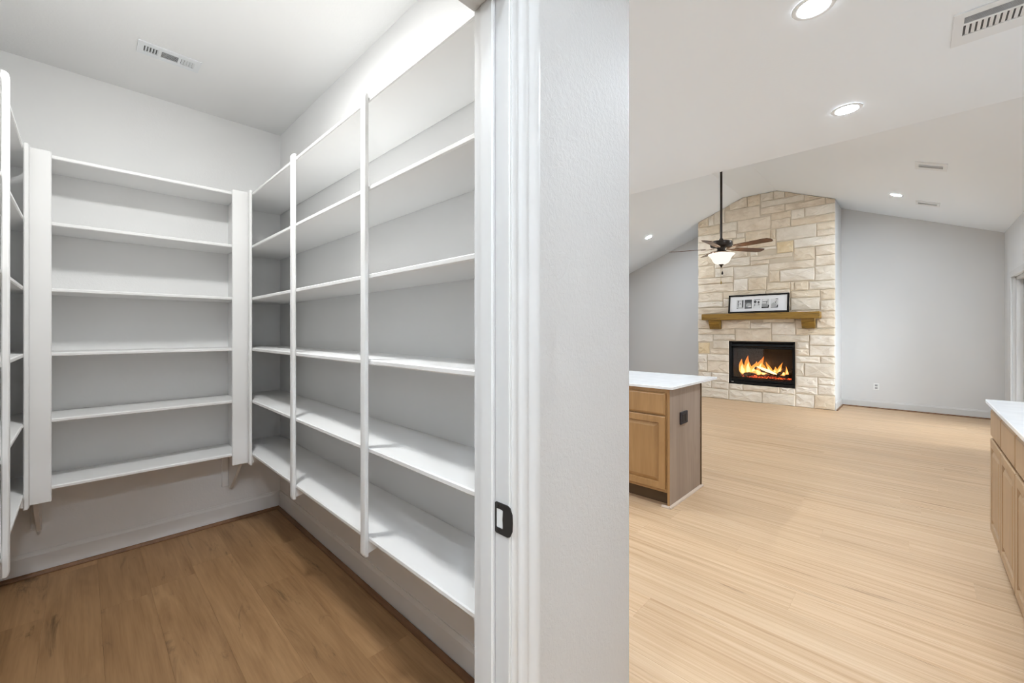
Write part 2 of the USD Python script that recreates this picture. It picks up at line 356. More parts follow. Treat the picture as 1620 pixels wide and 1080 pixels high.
# the strike plate: D shape let into the right jamb, its lip bent round the jamb's kitchen edge
zs = 0.902
pl = Polygon([(-0.650, -0.030), (-0.6465, -0.033), (-0.612, -0.033), (-0.605, -0.030), (-0.599, -0.018), (-0.5975, 0.0), (-0.599, 0.018), (-0.605, 0.030), (-0.612, 0.033), (-0.6465, 0.033), (-0.650, 0.030)])
hole = Polygon([(-0.6462, -0.0195), (-0.6440, -0.0215), (-0.6280, -0.0215), (-0.6258, -0.0195), (-0.6264, 0.0), (-0.6258, 0.0180), (-0.6280, 0.0200), (-0.6440, 0.0200), (-0.6462, 0.0180)])
tm = trimesh.creation.extrude_polygon(pl.difference(hole), 0.0022, engine='earcut')
v = np.array(tm.vertices); f = np.array(tm.faces)
v = np.stack([v[:, 0], JY - 0.0018 + v[:, 2] * 1.0 - 0.0012 + np.maximum(0, v[:, 0] + 0.609) * 0.0, zs + v[:, 1]], 1)
sp = obj('strike_plate', (v, f[:, ::-1]), STRIKE, d1, label='dark bronze strike plate let into the white jamb')
obj('latch_pocket', box(-0.6460, -0.6260, JY - 0.0012, JY - 0.0002, zs - 0.0205, zs + 0.0190), SOCKET, sp)
for dz in (-0.0272, 0.0266):
    obj('screw', place(lathe([(0, 0), (0.0032, 0), (0.0024, 0.0008), (0, 0.001)], 12), np.array([[1, 0, 0, -0.637], [0, 0, -1, JY - 0.0030], [0, 1, 0, zs + dz], [0, 0, 0, 1]])), BRONZE, sp)
struct('trim_6', cbox(XDI + 0.02, XDI + 0.075, JL, JY, -0.002, 0.006, 0.003), SHOE)   # threshold strip where the two floors meet

# patio door in the right wall: casing, frame, glass
d2 = keys(UsdGeom.Xform.Define(stage, '/World/door_2').GetPrim(), kind='structure'); LOC[d2.GetPath()] = (np.zeros(3), 0)
obj('casing', cbox(XR - 0.018, XR, PD1 - 0.006, PD1 + 0.078, 0, PDZ + 0.072, 0.004), TRIM, d2)
obj('casing', cbox(XR - 0.018, XR, PD0 - 0.078, PD0 + 0.006, 0, PDZ + 0.072, 0.004), TRIM, d2)
obj('casing', cbox(XR - 0.018, XR, PD0 + 0.006, PD1 - 0.006, PDZ - 0.006, PDZ + 0.072, 0.004), TRIM, d2)
ym = (PD0 + PD1) / 2
fr = [cbox(XR + 0.03, XR + 0.13, PD0, PD0 + 0.04, 0, PDZ), cbox(XR + 0.03, XR + 0.13, PD1 - 0.04, PD1, 0, PDZ), cbox(XR + 0.03, XR + 0.13, PD0, PD1, PDZ - 0.04, PDZ), cbox(XR + 0.03, XR + 0.13, PD0, PD1, 0, 0.03)]
obj('frame', cat_(*fr), TRIM, d2)
for k, (a, b, x) in enumerate(((PD0 + 0.04, ym + 0.04, XR + 0.045), (ym - 0.04, PD1 - 0.04, XR + 0.09))):
    s = cat_(cbox(x, x + 0.035, a, a + 0.075, 0.03, PDZ - 0.04), cbox(x, x + 0.035, b - 0.075, b, 0.03, PDZ - 0.04), cbox(x, x + 0.035, a, b, PDZ - 0.115, PDZ - 0.04), cbox(x, x + 0.035, a, b, 0.03, 0.13))
    sa = obj('sash', s, TRIM, d2)
    obj('pane', box(x + 0.014, x + 0.020, a + 0.07, b - 0.07, 0.125, PDZ - 0.11), PANE, sa)

# ------------------------------------------------------------------ pantry shelving
ZS = [0.513, 0.846, 1.174, 1.494, 1.823, 2.155]
ST = 0.019
XS, YS, YSL = -3.078, 0.744, -0.193        # shelf front planes: back, right and left unit
ZB, ZT = 0.458, 2.186
def upright(x0, yf, yb):
    """A 1x2 strip with rounded edges and round ends, standing in front of the shelves: yf its front, yb its back."""
    w, r = 0.035, 0.014
    s = 1.0 if yb > yf else -1.0
    pr = [(yb, ZB), (yb, ZT)]
    for a in np.linspace(0, np.pi / 2, 6): pr.append((yf + s * r * (1 - math.sin(a)), ZT - r * (1 - math.cos(a))))
    for a in np.linspace(0, np.pi / 2, 6): pr.append((yf + s * r * (1 - math.cos(a)), ZB + r * (1 - math.sin(a))))
    pr = np.array(pr); mid = np.array([(yf + yb) / 2, (ZB + ZT) / 2])
    ins = pr + np.sign(mid - pr) * 0.004
    pts = []
    for x, q in ((x0, ins), (x0 + 0.0045, pr), (x0 + w - 0.0045, pr), (x0 + w, ins)): pts += [(x, y, z) for y, z in q]
    return Manifold.hull_points(np.array(pts))
def shelf_board(x0, x1, y0, y1, z): return cbox(x0, x1, y0, y1, z, z + ST, 0.004)
bu = thing('built_in_shelving', 'white six-shelf built-in unit on the far back wall between two wide corner boards', 'shelving', (XB, 0.266, 0))
PYL, PYR = -0.152, 0.694                    # the divider panels beside the back unit
for z in ZS: obj('shelf', shelf_board(XB, XS, PYL, PYR, z), SHELF, bu, world=True)
gus = lambda y: prism([(XB + 0.0, 0.235), (XB + 0.06, 0.245), (XS, ZB + 0.002), (XS, ZT - 0.02), (XB, ZT - 0.02)], y, y + 0.016, 'y')
obj('side_panel', gus(PYR), SHELF, bu, world=True); obj('side_panel', gus(PYL - 0.016), SHELF, bu, world=True)
obj('corner_board', cbox(XS, XS + 0.018, 0.651, 0.7435, ZB, ZT, 0.004), SHELF, bu, world=True)
obj('corner_board', cbox(XS, XS + 0.018, YSL + 0.003, -0.106, ZB, ZT, 0.004), SHELF, bu, world=True)
for y in (0.655, -0.190): obj('wall_cleat', cbox(XB, XB + 0.019, y, y + 0.038, 0.245, 0.50), SHELF, bu, world=True)

def side_unit(label, s, yf, yw, nose):
    u = thing('built_in_shelving', label, 'shelving', ((XB + XDI) / 2, yw, 0))
    for z in ZS:
        a, b = sorted((yf, yw)); obj('shelf', shelf_board(XB, XDI, a, b, z), SHELF, u, world=True)
    for x in (-3.030, -2.257, -1.498, -0.768):
        p = obj('upright', upright(x, nose, yf), SHELF, u, world=True, smooth=35)
        # a small wedge block behind the foot carries the lowest shelf
        obj('wedge_block', prism([(yf, ZB + 0.01), (yf + s * 0.045, ZB + 0.02), (yf + s * 0.012, ZS[0]), (yf, ZS[0])], x + 0.009, x + 0.026, 'x'), SHELF, p, world=True)
    a, b = sorted((yw, yw - s * 0.019))
    return u
side_unit('white built-in shelving along the right pantry wall, three bays with round-topped uprights', 1, YS, YR, 0.725)
side_unit('white built-in shelving on the left pantry wall, cut by the left photo edge', -1, YSL, YL, -0.174)

# ------------------------------------------------------------------ lamps
def recessed(label, p, normal, group=None, r=0.083):
    """Trim ring and glowing lens, on a flat or a sloping ceiling."""
    n = np.array(normal, float); n /= np.linalg.norm(n)              # points down into the room
    u = np.cross(n, [0, 1, 0]); u /= np.linalg.norm(u); w = np.cross(n, u)
    M = np.eye(4); M[:3, 0], M[:3, 1], M[:3, 2], M[:3, 3] = u, w, n, 0
    t = thing('recessed_light', label, 'ceiling light', p, group=group)
    obj('trim_ring', place(lathe([(r * 0.72, 0.001), (r * 0.72, 0.003), (r * 0.78, 0.006), (r * 0.96, 0.005), (r, 0.001)], 36), M), VENT, t, smooth=40)
    obj('lens', place(lathe([(0, 0.0022), (r * 0.72, 0.0022), (r * 0.72, 0.001), (0, 0.001)], 32), M), LED, t)
    return t
dn = (0, 0, -1)
sl_r, sl_l = (-0.3925, 0, -1), (0.40, 0, -1)
recessed('large round recessed light in the flat kitchen ceiling, cut by the photo top edge', (-0.328, 2.266, H), dn)
recessed('round recessed light in the flat kitchen ceiling just before the vault begins', (-0.325, 3.467, H), dn)
recessed('small recessed light on the right slope of the vault, beside the small far vent', (-0.199, 7.765, zr(-0.199)), sl_r)
recessed('small recessed light on the left slope of the vault, left of the fan', (-3.836, 7.868, zl(-3.836)), sl_l)
hid = 'recessed lights beyond the photo'
for x, y, wh in ((-0.25, -0.90, 'just left of the pantry doorway'), (0.68, 0.02, 'added over the counter opposite the pantry doorway'), (0.68, -0.42, 'added over the counter opposite the left door jamb'), (-0.328, -1.34, 'behind the camera'),  # the two counter lights are added to light the pantry through its doorway
                 (-2.60, 2.266, 'behind the pantry, in front of the island'), (-2.60, 3.467, 'above the hidden end of the island'), (-4.2, 2.266, 'nearest the left kitchen wall')):
    recessed('round recessed kitchen light ' + wh + ', outside the photo', (x, y, H), dn, hid)
recessed('recessed light high on the right slope, hidden above the kitchen ceiling edge', (-0.199, 4.95, zr(-0.199)), sl_r)
recessed('recessed light high on the left slope, hidden behind the pantry wall corner', (-3.836, 5.0, zl(-3.836)), sl_l)
pn = thing('ceiling_light', 'round white low-profile light on the pantry ceiling, just above the frame', 'ceiling light', (-1.78, 0.266, H))
obj('drum', lathe([(0.118, -0.068), (0.123, -0.070), (0.130, -0.062), (0.134, -0.030), (0.132, -0.004), (0.128, 0)], 44), VENT, pn, smooth=40)
obj('diffuser', lathe([(0.120, -0.068), (0.085, -0.074), (0.045, -0.077), (0.0, -0.078)], 40), LED_PANTRY, pn, smooth=True)

# ------------------------------------------------------------------ air vents
def vent_frame(u0, u1, v0, v1, holes, t=0.006, b=0.012):
    o = sbox(u0, v0, u1, v1); inner = o
    for h in holes: inner = inner.difference(sbox(*h))
    v, f = prism(inner, 0, t, 'z')
    return v, f
def vent(label, p, M, w, h, holes, slats, joined, pale=()):
    t = thing('air_vent', label, 'air vent', p)
    def put(m): return place(m, M)
    obj('face_plate', put(vent_frame(-w / 2, w / 2, -h / 2, h / 2, holes)), VENT, t)
    for k, (a, b, c, d) in enumerate(holes):
        obj('duct', put(box(a + .0005, c - .0005, b + .0005, d - .0005, 0.0005, 0.0011)), VENT_GREY if k in pale else VENT_DARK, t)
    if joined: obj('louvers', put(cat_(*slats)), VENT, t, kind='stuff')
    else:
        for s in slats: obj('slat', put(s), VENT, t)
def slat(a, b, c, d, axis, tilt=0.35):
    """A thin tilted blade that fills (a, b)-(c, d); axis: the way it runs."""
    if axis == 'v':
        v = np.array([(a, b, .0012), (a + .001, b, .0012), (c, b, .0058), (c - .001, b, .0058), (a, d, .0012), (a + .001, d, .0012), (c, d, .0058), (c - .001, d, .0058)])
    else:
        v = np.array([(a, b, .0012), (a, b + .001, .0012), (a, d, .0058), (a, d - .001, .0058), (c, b, .0012), (c, b + .001, .0012), (c, d, .0058), (c, d - .001, .0058)])
    return Manifold.hull_points(v)
def frame_of(u, w):
    """A vent's axes: u along its long side, w across it, out of the ceiling into the room."""
    u, w = np.array(u, float), np.array(w, float); u /= np.linalg.norm(u); w /= np.linalg.norm(w)
    M = np.eye(4); M[:3, 0], M[:3, 1], M[:3, 2] = u, w, np.cross(u, w); return M
# pantry: a three-part register, long side along y, camera side at +x
MP = frame_of((0, 1, 0), (1, 0, 0))
hs = [(-.103, -.030, -.045, .030), (-.034, -.030, .034, .030), (.045, -.030, .103, .030)]
sl = [slat(-.103 + i * .0116 + .0052, -.030, -.103 + (i + 1) * .0116, .030, 'v') for i in range(5)]
sl += [slat(-.034, -.030 + i * .010, .034, -.030 + (i + 1) * .010 - .0035, 'h') for i in range(6)]
sl += [slat(.045 + i * .0116 + .003, -.030, .045 + (i + 1) * .0116 + .001, .030, 'v') for i in range(5)]
vent('white three-part air vent on the pantry ceiling', (-2.818, 0.320, H), MP, 0.255, 0.124, hs, sl, False, (1,))
# kitchen: a large two-row register, long side along x, its slatted row on the camera's far side
MK = frame_of((1, 0, 0), (0, -1, 0))
hk = [(-.172, .050, .172, .108), (-.172, -.060, .172, .034)]
sk = [slat(-.172, .050 + i * .0072, .172, .050 + i * .0072 + .0050, 'h') for i in range(8)]
sk += [slat(-.172 + i * .0191 + .0085, -.060, -.172 + (i + 1) * .0191 + .001, .034, 'v') for i in range(18)]
vent('large white two-row air vent at the upper right of the kitchen ceiling', (0.332, 2.928, H), MK, 0.415, 0.300, hk, sk, False, (0,))
for label, y, ln, wd in (('white air vent on the right slope, the nearer and larger of the two', 6.25, 0.26, 0.27), ('white air vent on the right slope, the farther one beside the small light', 8.055, 0.25, 0.24)):
    x = 0.112
    M = frame_of((1, 0, -0.3925), (0, -1, 0))
    k = 0.098
    hh = [(-k, .004, k, .045), (-k, -.055, k, -.006)]
    ss = [slat(-k, .004 + i * .0082, k, .004 + i * .0082 + .0042, 'h') for i in range(5)] + [slat(-k + i * .0109 + .0055, -.055, -k + (i + 1) * .0109 + .001, -.006, 'v') for i in range(18)]
    vent(label, (x, y, zr(x)), M, ln, wd, hh, ss, True, (0,))

# ------------------------------------------------------------------ stone fireplace
FX0, FX1, FZ0, FZ1 = -2.553, -1.498, 0.310, 1.110
fpl = thing('fireplace', 'floor-to-ceiling fireplace wall faced in cream limestone blocks', 'fireplace', ((CX0 + CX1) / 2, 8.56, 0))
outline = Polygon([(CX0, 0), (CX1, 0), (CX1, zr(CX1)), (XF_R, ZFLAT), (XF_L, ZFLAT), (CX0, zl(CX0))])
opening = sbox(FX0, FZ0, FX1, FZ1)
obj('chimney_breast', cat_(prism(outline.difference(opening), CYF, 8.95, 'y'), prism(outline, 8.95, YBK, 'y')), WALL, fpl, world=True)
obj('mortar', prism(outline.buffer(-0.004).difference(opening), 8.551, CYF, 'y'), MORTAR, fpl, world=True)
STONES = [(-3.119,3.353,-2.935,3.850),(-2.925,3.356,-2.828,3.850),(-2.817,3.361,-2.631,3.898),(-3.119,3.189,-2.722,3.341),(-2.711,3.191,-2.415,3.350),(-3.119,3.054,-2.423,3.177),(-2.619,3.367,-2.033,3.579),(-2.543,3.591,-2.244,3.850),(-2.233,3.591,-2.031,3.850),(-2.020,3.641,-1.822,3.898),(-2.402,3.133,-1.869,3.353),(-2.410,3.034,-2.281,3.122),(-2.266,2.949,-1.868,3.122),(-2.020,3.400,-1.651,3.514),(-2.020,3.525,-1.371,3.627),(-1.810,3.640,-1.656,3.850),(-1.645,3.637,-1.444,3.850),(-1.360,3.514,-1.081,3.850),(-1.639,3.400,-1.080,3.502),(-1.068,3.399,-.952,3.898),(-1.356,3.237,-.952,3.387),(-1.552,3.232,-1.367,3.388),(-1.854,3.276,-1.565,3.388),(-1.855,3.116,-1.573,3.264),(-1.560,3.111,-.952,3.221),(-1.778,2.884,-1.204,3.100),(-1.857,2.947,-1.798,3.105),(-1.191,2.983,-.952,3.087),(-1.191,2.881,-.952,2.973),(-1.768,2.671,-1.526,2.865),(-1.512,2.725,-.952,2.869),(-1.515,2.507,-1.223,2.711),(-1.210,2.562,-.952,2.711),(-1.210,2.390,-.952,2.551),(-2.183,2.587,-1.542,2.657),(-2.189,2.757,-1.779,2.798),(-2.231,2.815,-1.790,2.937),(-1.887,2.378,-1.237,2.495),(-1.883,2.172,-1.728,2.367),(-1.718,2.163,-1.227,2.358),(-1.216,2.142,-.952,2.376),(-1.921,2.032,-1.579,2.152),(-1.565,1.996,-1.514,2.149),(-1.502,1.998,-1.309,2.139),(-1.298,1.994,-.952,2.129),(-1.562,1.873,-1.152,1.983),(-1.139,1.818,-.952,1.982),(-1.562,1.657,-1.152,1.861),(-1.141,1.642,-.952,1.804),(-1.143,1.514,-.952,1.631),(-1.196,1.357,-.952,1.503),(-1.485,1.238,-.952,1.340),(-1.290,1.064,-.952,1.227),(-1.292,.884,-.952,1.052),(-1.844,1.241,-1.498,1.443),(-1.488,1.351,-1.213,1.493),(-1.842,1.123,-1.302,1.227),(-1.475,1.000,-1.305,1.112),(-1.491,.881,-1.303,.989),(-3.119,1.875,-2.661,2.035),(-3.119,1.763,-2.658,1.865),(-2.647,1.756,-2.311,1.909),(-3.119,1.643,-2.399,1.744),(-3.119,1.524,-2.481,1.632),(-3.119,1.350,-2.694,1.513),(-2.683,1.348,-2.195,1.500),(-2.184,1.346,-1.859,1.448),(-3.119,1.242,-2.450,1.336),(-2.436,1.116,-1.857,1.332),(-3.119,1.084,-2.845,1.230),(-2.830,1.132,-2.447,1.230),(-2.833,.964,-2.553,1.117),(-3.119,.853,-2.903,1.073),(-3.119,.677,-2.953,.835),(-2.892,.856,-2.557,.953),(-2.937,.725,-2.557,.843),(-2.937,.501,-2.557,.714),(-3.119,.509,-2.950,.667),(-3.119,.338,-2.872,.490),(-2.860,.333,-2.557,.488),(-3.119,.192,-2.872,.327),(-2.861,.194,-2.561,.322),(-3.119,.004,-2.565,.181),(-2.548,.196,-2.314,.310),(-2.303,.207,-1.731,.303),(-2.550,.004,-2.003,.184),(-1.991,.004,-1.501,.192),(-1.718,.203,-1.500,.304),(-1.488,.004,-1.232,.219),(-1.221,.004,-.952,.227),(-1.489,.238,-1.188,.343),(-1.175,.248,-.952,.399),(-1.483,.357,-1.186,.521),(-1.173,.413,-.952,.519),(-1.489,.535,-1.373,.756),(-1.362,.532,-.952,.754),(-1.488,.767,-1.152,.867),(-1.141,.765,-.952,.870),(-3.119,2.813,-2.486,3.043),(-3.119,2.582,-2.815,2.803),(-2.802,2.516,-2.196,2.666),(-2.183,2.506,-1.895,2.576),(-3.119,2.342,-2.812,2.566),(-2.800,2.333,-2.483,2.504),(-2.471,2.280,-1.900,2.493),(-3.119,2.221,-2.482,2.321),(-3.119,2.049,-2.481,2.209),(-2.468,2.047,-2.229,2.268),(-2.218,2.050,-1.935,2.267),(-2.650,1.920,-1.942,2.036),(-1.931,1.899,-1.576,2.019),(-2.300,1.736,-1.885,1.888),(-1.873,1.731,-1.573,1.879),(-2.474,2.922,-2.279,3.022),(-2.474,2.679,-2.242,2.910),(-2.185,2.667,-2.070,2.746),(-2.470,1.510,-2.000,1.615),(-1.988,1.460,-1.500,1.627),(-1.480,1.504,-1.206,1.640),(-2.800,2.676,-2.520,2.780),(-2.384,1.638,-1.888,1.724)]
def stone_look(name, a, b, c, rough_scale):
    return mat(name, {'g': ('geometry', {}), 'o': ('object_info', {}), 'k': ('math', {'math_type': 'multiply', 'value2': 31.0}), 'cx': ('combine_xyz', {}), 'ad': ('vector_math', {'math_type': 'add'}),
                      'n': ('noise_texture', {'scale': 5.0, 'detail': 6.0, 'roughness': 0.62}), 'r': ('rgb_ramp', {'ramp': [(0.3, a), (0.52, b), (0.72, c)]}),
                      'm2': ('mapping', {'scale': (1, 1, 2.4)}), 'n2': ('noise_texture', {'scale': rough_scale, 'detail': 6.0, 'roughness': 0.65}), 'b': ('bump', {'strength': 0.55, 'distance': 0.012}), 'p': ('principled_bsdf', {'roughness': 0.85})},
               [('o.random', 'k.value1'), ('k.value', 'cx.x'), ('k.value', 'cx.y'), ('k.value', 'cx.z'), ('g.position', 'ad.vector1'), ('cx.vector', 'ad.vector2'), ('ad.vector', 'n.vector'), ('ad.vector', 'm2.vector'), ('m2.vector', 'n2.vector'),
                ('n.fac', 'r.fac'), ('r.color', 'p.base_color'), ('n2.fac', 'b.height'), ('b.normal', 'p.normal')])
SM = [stone_look('cream_stone', (0.654, 0.545, 0.420), (0.763, 0.659, 0.529), (0.839, 0.752, 0.632), 16),
      stone_look('pale_stone', (0.709, 0.627, 0.518), (0.807, 0.730, 0.627), (0.872, 0.807, 0.714), 18),
      stone_look('sand_stone', (0.654, 0.534, 0.392), (0.741, 0.627, 0.480), (0.807, 0.709, 0.567), 14),
      stone_look('grey_stone', (0.676, 0.594, 0.485), (0.763, 0.687, 0.578), (0.828, 0.758, 0.654), 16),
      stone_look('buff_stone', (0.676, 0.518, 0.294), (0.752, 0.600, 0.382), (0.818, 0.687, 0.491), 14)]
def stone_mesh(poly, r):
    poly = poly.segmentize(max(0.09, poly.length / 11))
    B = np.array(poly.exterior.coords)[:-1]
    if not poly.exterior.is_ccw: B = B[::-1]
    n = len(B); C = np.array(poly.centroid.coords[0])
    B = B + r.normal(0, 0.0022, B.shape)
    dv = C - B; ln = np.linalg.norm(dv, axis=1, keepdims=True)
    I = B + dv * np.minimum(0.35, 0.011 / ln)
    J = B + dv * 0.42
    face = 8.541 + r.normal(0, 0.0035)
    vb = np.stack([B[:, 0], np.full(n, 8.558), B[:, 1]], 1)
    ve = np.stack([B[:, 0], np.full(n, face + 0.004), B[:, 1]], 1)
    vi = np.stack([I[:, 0], face - 0.004 + r.normal(0, 0.0022, n), I[:, 1]], 1)
    vj = np.stack([J[:, 0], face - 0.009 + r.normal(0, 0.0045, n), J[:, 1]], 1)
    V = np.vstack([vb, ve, vi, vj, [[C[0], face - 0.010 + r.normal(0, 0.003), C[1]]]]); f = []
    for k in range(3):
        for i in range(n):
            j = (i + 1) % n; a = k * n
            f += [(a + i, a + j, a + n + j), (a + i, a + n + j, a + n + i)]
    for i in range(n): f.append((3 * n + i, 3 * n + (i + 1) % n, 4 * n))
    return V, np.array(f)
rs = np.random.default_rng(5)
roof = outline.buffer(-0.004)
for k, (a, b, c, d) in enumerate(STONES):
    p = sbox(a, b, c, d).intersection(roof)
    if p.is_empty or p.area < 0.0012 or p.geom_type != 'Polygon': continue
    u = rs.random(); low = b < 1.2
    mi = 4 if k in (29,72,) else int(rs.choice(4, p=[.12, .66, .02, .20] if low else [.46, .16, .22, .16]))
    obj('stone', stone_mesh(p, rs), SM[mi], fpl, world=True)

# gas fire in its opening
gf = thing('fireplace_insert', 'black metal gas fire with lit logs behind glass in the stone wall', 'fireplace insert', ((FX0 + FX1) / 2, 8.56, FZ0))
FY = 8.548
zt_, zb_ = FZ1 - 0.105, FZ0 + 0.115
obj('surround', cat_(cbox(FX0, FX0 + 0.038, FY, 8.63, FZ0, FZ1), cbox(FX1 - 0.022, FX1, FY, 8.63, FZ0, FZ1), cbox(FX0, FX1, FY, 8.60, FZ1 - 0.022, FZ1), cbox(FX0, FX1, FY - 0.006, 8.63, FZ0, FZ0 + 0.055)), BLACK_METAL, gf, world=True)
obj('hood', Manifold.hull_points(np.array([(x, y, z) for x in (FX0 + 0.02, FX1 - 0.02) for y, z in ((FY + 0.022, zt_ + 0.055), (FY + 0.012, zt_ + 0.012), (8.63, zt_), (8.63, zt_ + 0.07))])), BLACK_METAL, gf, world=True)
obj('lower_louver', cbox(FX0 + 0.03, FX1 - 0.02, FY + 0.008, 8.60, FZ0 + 0.06, zb_ - 0.006, 0.004), BLACK_METAL, gf, world=True)
obj('badge', cbox(FX0 + 0.045, FX0 + 0.085, FY - 0.009, FY - 0.005, FZ0 + 0.034, FZ0 + 0.045, 0.001), plain('badge_silver', (0.6, 0.6, 0.6), 0.3, 0.8), gf, world=True, label='small silver badge')
obj('door_frame', cat_(cbox(FX0 + 0.038, FX0 + 0.075, 8.565, 8.59, zb_, zt_), cbox(FX1 - 0.045, FX1 - 0.02, 8.565, 8.59, zb_, zt_), cbox(FX0 + 0.04, FX1 - 0.02, 8.565, 8.59, zt_ - 0.03, zt_), cbox(FX0 + 0.04, FX1 - 0.02, 8.565, 8.59, zb_, zb_ + 0.018)), BLACK_METAL, gf, world=True)
obj('glass', box(FX0 + 0.07, FX1 - 0.04, 8.577, 8.581, zb_ + 0.015, zt_ - 0.025), PANE, gf, world=True)
x0, x1, y1 = FX0 + 0.02, FX1 - 0.02, 8.93
obj('firebox', cat_(box(x0, x1, y1 - 0.01, y1, FZ0 + 0.02, FZ1 - 0.01), box(x0, x0 + 0.01, 8.60, y1, FZ0 + 0.02, FZ1 - 0.01), box(x1 - 0.01, x1, 8.60, y1, FZ0 + 0.02, FZ1 - 0.01), box(x0, x1, 8.60, y1, FZ1 - 0.03, FZ1 - 0.015), box(x0, x1, 8.60, y1, FZ0 + 0.02, zb_ - 0.01)), DARK_BRICK, gf, world=True)
LOG = mat('charred_log', {'g': ('geometry', {}), 'n': ('noise_texture', {'scale': 26.0, 'detail': 5.0}), 'r': ('rgb_ramp', {'ramp': [(0.35, (0.02, 0.013, 0.010)), (0.6, (0.16, 0.10, 0.07)), (0.8, (0.34, 0.25, 0.19))]}), 'b': ('bump', {'strength': 0.8, 'distance': 0.01}), 'p': ('principled_bsdf', {'roughness': 0.9})},
          [('g.position', 'n.vector'), ('n.fac', 'r.fac'), ('r.color', 'p.base_color'), ('n.fac', 'b.height'), ('b.normal', 'p.normal')])
EMBER = mat('glowing_ember', {'g': ('geometry', {}), 'n': ('noise_texture', {'scale': 34.0, 'detail': 4.0}), 'r': ('rgb_ramp', {'ramp': [(0.40, (0.0, 0.0, 0.0)), (0.55, (0.9, 0.06, 0.01)), (0.75, (2.4, 0.55, 0.08))]}), 'p': ('principled_bsdf', {'base_color': (0.03, 0.02, 0.02), 'roughness': 0.9, 'emission_strength': 0.28})},
            [('g.position', 'n.vector'), ('n.fac', 'r.fac'), ('r.color', 'p.emission_color')])
def log(p0, p1, r, seed):
    p0, p1 = np.array(p0, float), np.array(p1, float); q = np.linspace(0, 1, 14)[:, None]; rr = np.random.default_rng(seed)
    pts = p0 + (p1 - p0) * q + np.stack([rr.normal(0, .004, 14), rr.normal(0, .004, 14), rr.normal(0, .004, 14)], 1)
    rad = r * (0.85 + 0.3 * rr.random(14)); rad[0] *= 0.6; rad[-1] *= 0.6
    return tube(pts, rad, 10)
zb = zb_
for k, (a, b, r) in enumerate((((-2.42, 8.80, zb + .05), (-1.66, 8.82, zb + .05), .045), ((-2.34, 8.72, zb + .05), (-1.98, 8.84, zb + .13), .034), ((-2.16, 8.72, zb + .19), (-1.78, 8.76, zb + .07), .034), ((-1.80, 8.70, zb + .05), (-1.70, 8.84, zb + .21), .030), ((-1.68, 8.70, zb + .03), (-1.60, 8.84, zb + .17), .026))):
    obj('log', log(a, b, r, 40 + k), LOG, gf, world=True, smooth=True)
re = np.random.default_rng(9); em = []
for k in range(60):
    c = (re.uniform(-2.38, -1.60), re.uniform(8.66, 8.80), zb + re.uniform(0.0, 0.035)); s = re.uniform(.012, .024)
    m = trimesh.creation.icosphere(1, s); m.vertices *= [1.3, 1, .8]; m.apply_translation(c); em.append((np.array(m.vertices), np.array(m.faces)))
obj('embers', cat_(*em), EMBER, gf, world=True, kind='stuff')
FL_OUT = mat('flame_orange', {'g': ('geometry', {}), 's': ('separate_xyz', {}), 'mr': ('map_range', {'from_min': zb + .05, 'from_max': zb + .42, 'to_min': 0.0, 'to_max': 1.0, 'clamp': True}),
                              'r': ('rgb_ramp', {'ramp': [(0.0, (1.6, .62, .14)), (0.45, (1.2, .36, .05)), (1.0, (.7, .13, .02))]}), 'e': ('emission', {'strength': 0.42}), 't': ('transparent_bsdf', {}), 'x': ('mix_closure', {'fac': 0.55})},
             [('g.position', 's.vector'), ('s.z', 'mr.value'), ('mr.result', 'r.fac'), ('r.color', 'e.color'), ('t.BSDF', 'x.closure1'), ('e.emission', 'x.closure2')], surface='x.closure')
FL_IN = mat('flame_yellow', {'e': ('emission', {'color': (1.0, 0.74, 0.34), 'strength': 0.75}), 't': ('transparent_bsdf', {}), 'x': ('mix_closure', {'fac': 0.75})}, [('t.BSDF', 'x.closure1'), ('e.emission', 'x.closure2')], surface='x.closure')
def flame(x, y, z, h, r, lean, seed, k=1.0):
    rr = np.random.default_rng(seed); q = np.linspace(0, 1, 16)
    ph = rr.uniform(0, 6)
    pts = np.stack([x + lean * q ** 1.5 + .18 * r * np.sin(5 * q + ph) * q * 2, y + .1 * r * np.sin(4 * q + ph), z + h * q], 1)
    rad = r * k * np.interp(q, [0, .12, .3, .55, .8, 1], [.35, .85, 1, .68, .28, .01])
    v, f = tube(pts, rad, 12)
    return v, f
flames = [(-2.37, .29, .064, -.03), (-2.275, .36, .068, -.03), (-2.19, .25, .075, .02), (-2.105, .35, .072, .06), (-2.03, .24, .055, -.02), (-1.93, .25, .048, -.05), (-1.86, .17, .055, .04), (-1.78, .25, .042, .04), (-1.72, .15, .040, -.02), (-1.645, .19, .026, -.04)]
for k, (x, h, r, ln) in enumerate(flames):
    y = 8.76 + .02 * (k % 3)
    fo = obj('flame', flame(x, y, zb + .06, h, r, ln, 60 + k), FL_OUT, gf, world=True, smooth=True)
    obj('flame_core', flame(x, y, zb + .07, h * .62, r * .55, ln * .5, 60 + k), FL_IN, fo, world=True, smooth=True)
# the bright burning streak along the sloping log
st = tube(np.stack([np.linspace(-2.12, -1.80, 12), np.full(12, 8.695), zb + np.linspace(.215, .095, 12)], 1), .022 * np.sin(np.linspace(.15, 3.0, 12)) + .004, 10)
obj('flame', st, FL_IN, gf, world=True, smooth=True, label='white-hot streak of flame along the sloping log')
fl_ = UsdLux.SphereLight.Define(stage, str(gf.GetPath()) + '/fire_glow')
fl_.CreateRadiusAttr(0.05); fl_.CreateIntensityAttr(1.6); fl_.CreateColorAttr(Gf.Vec3f(1.0, 0.5, 0.18))
UsdGeom.Xformable(fl_).AddTranslateOp().Set(Gf.Vec3d(0, 0.30, 0.36))

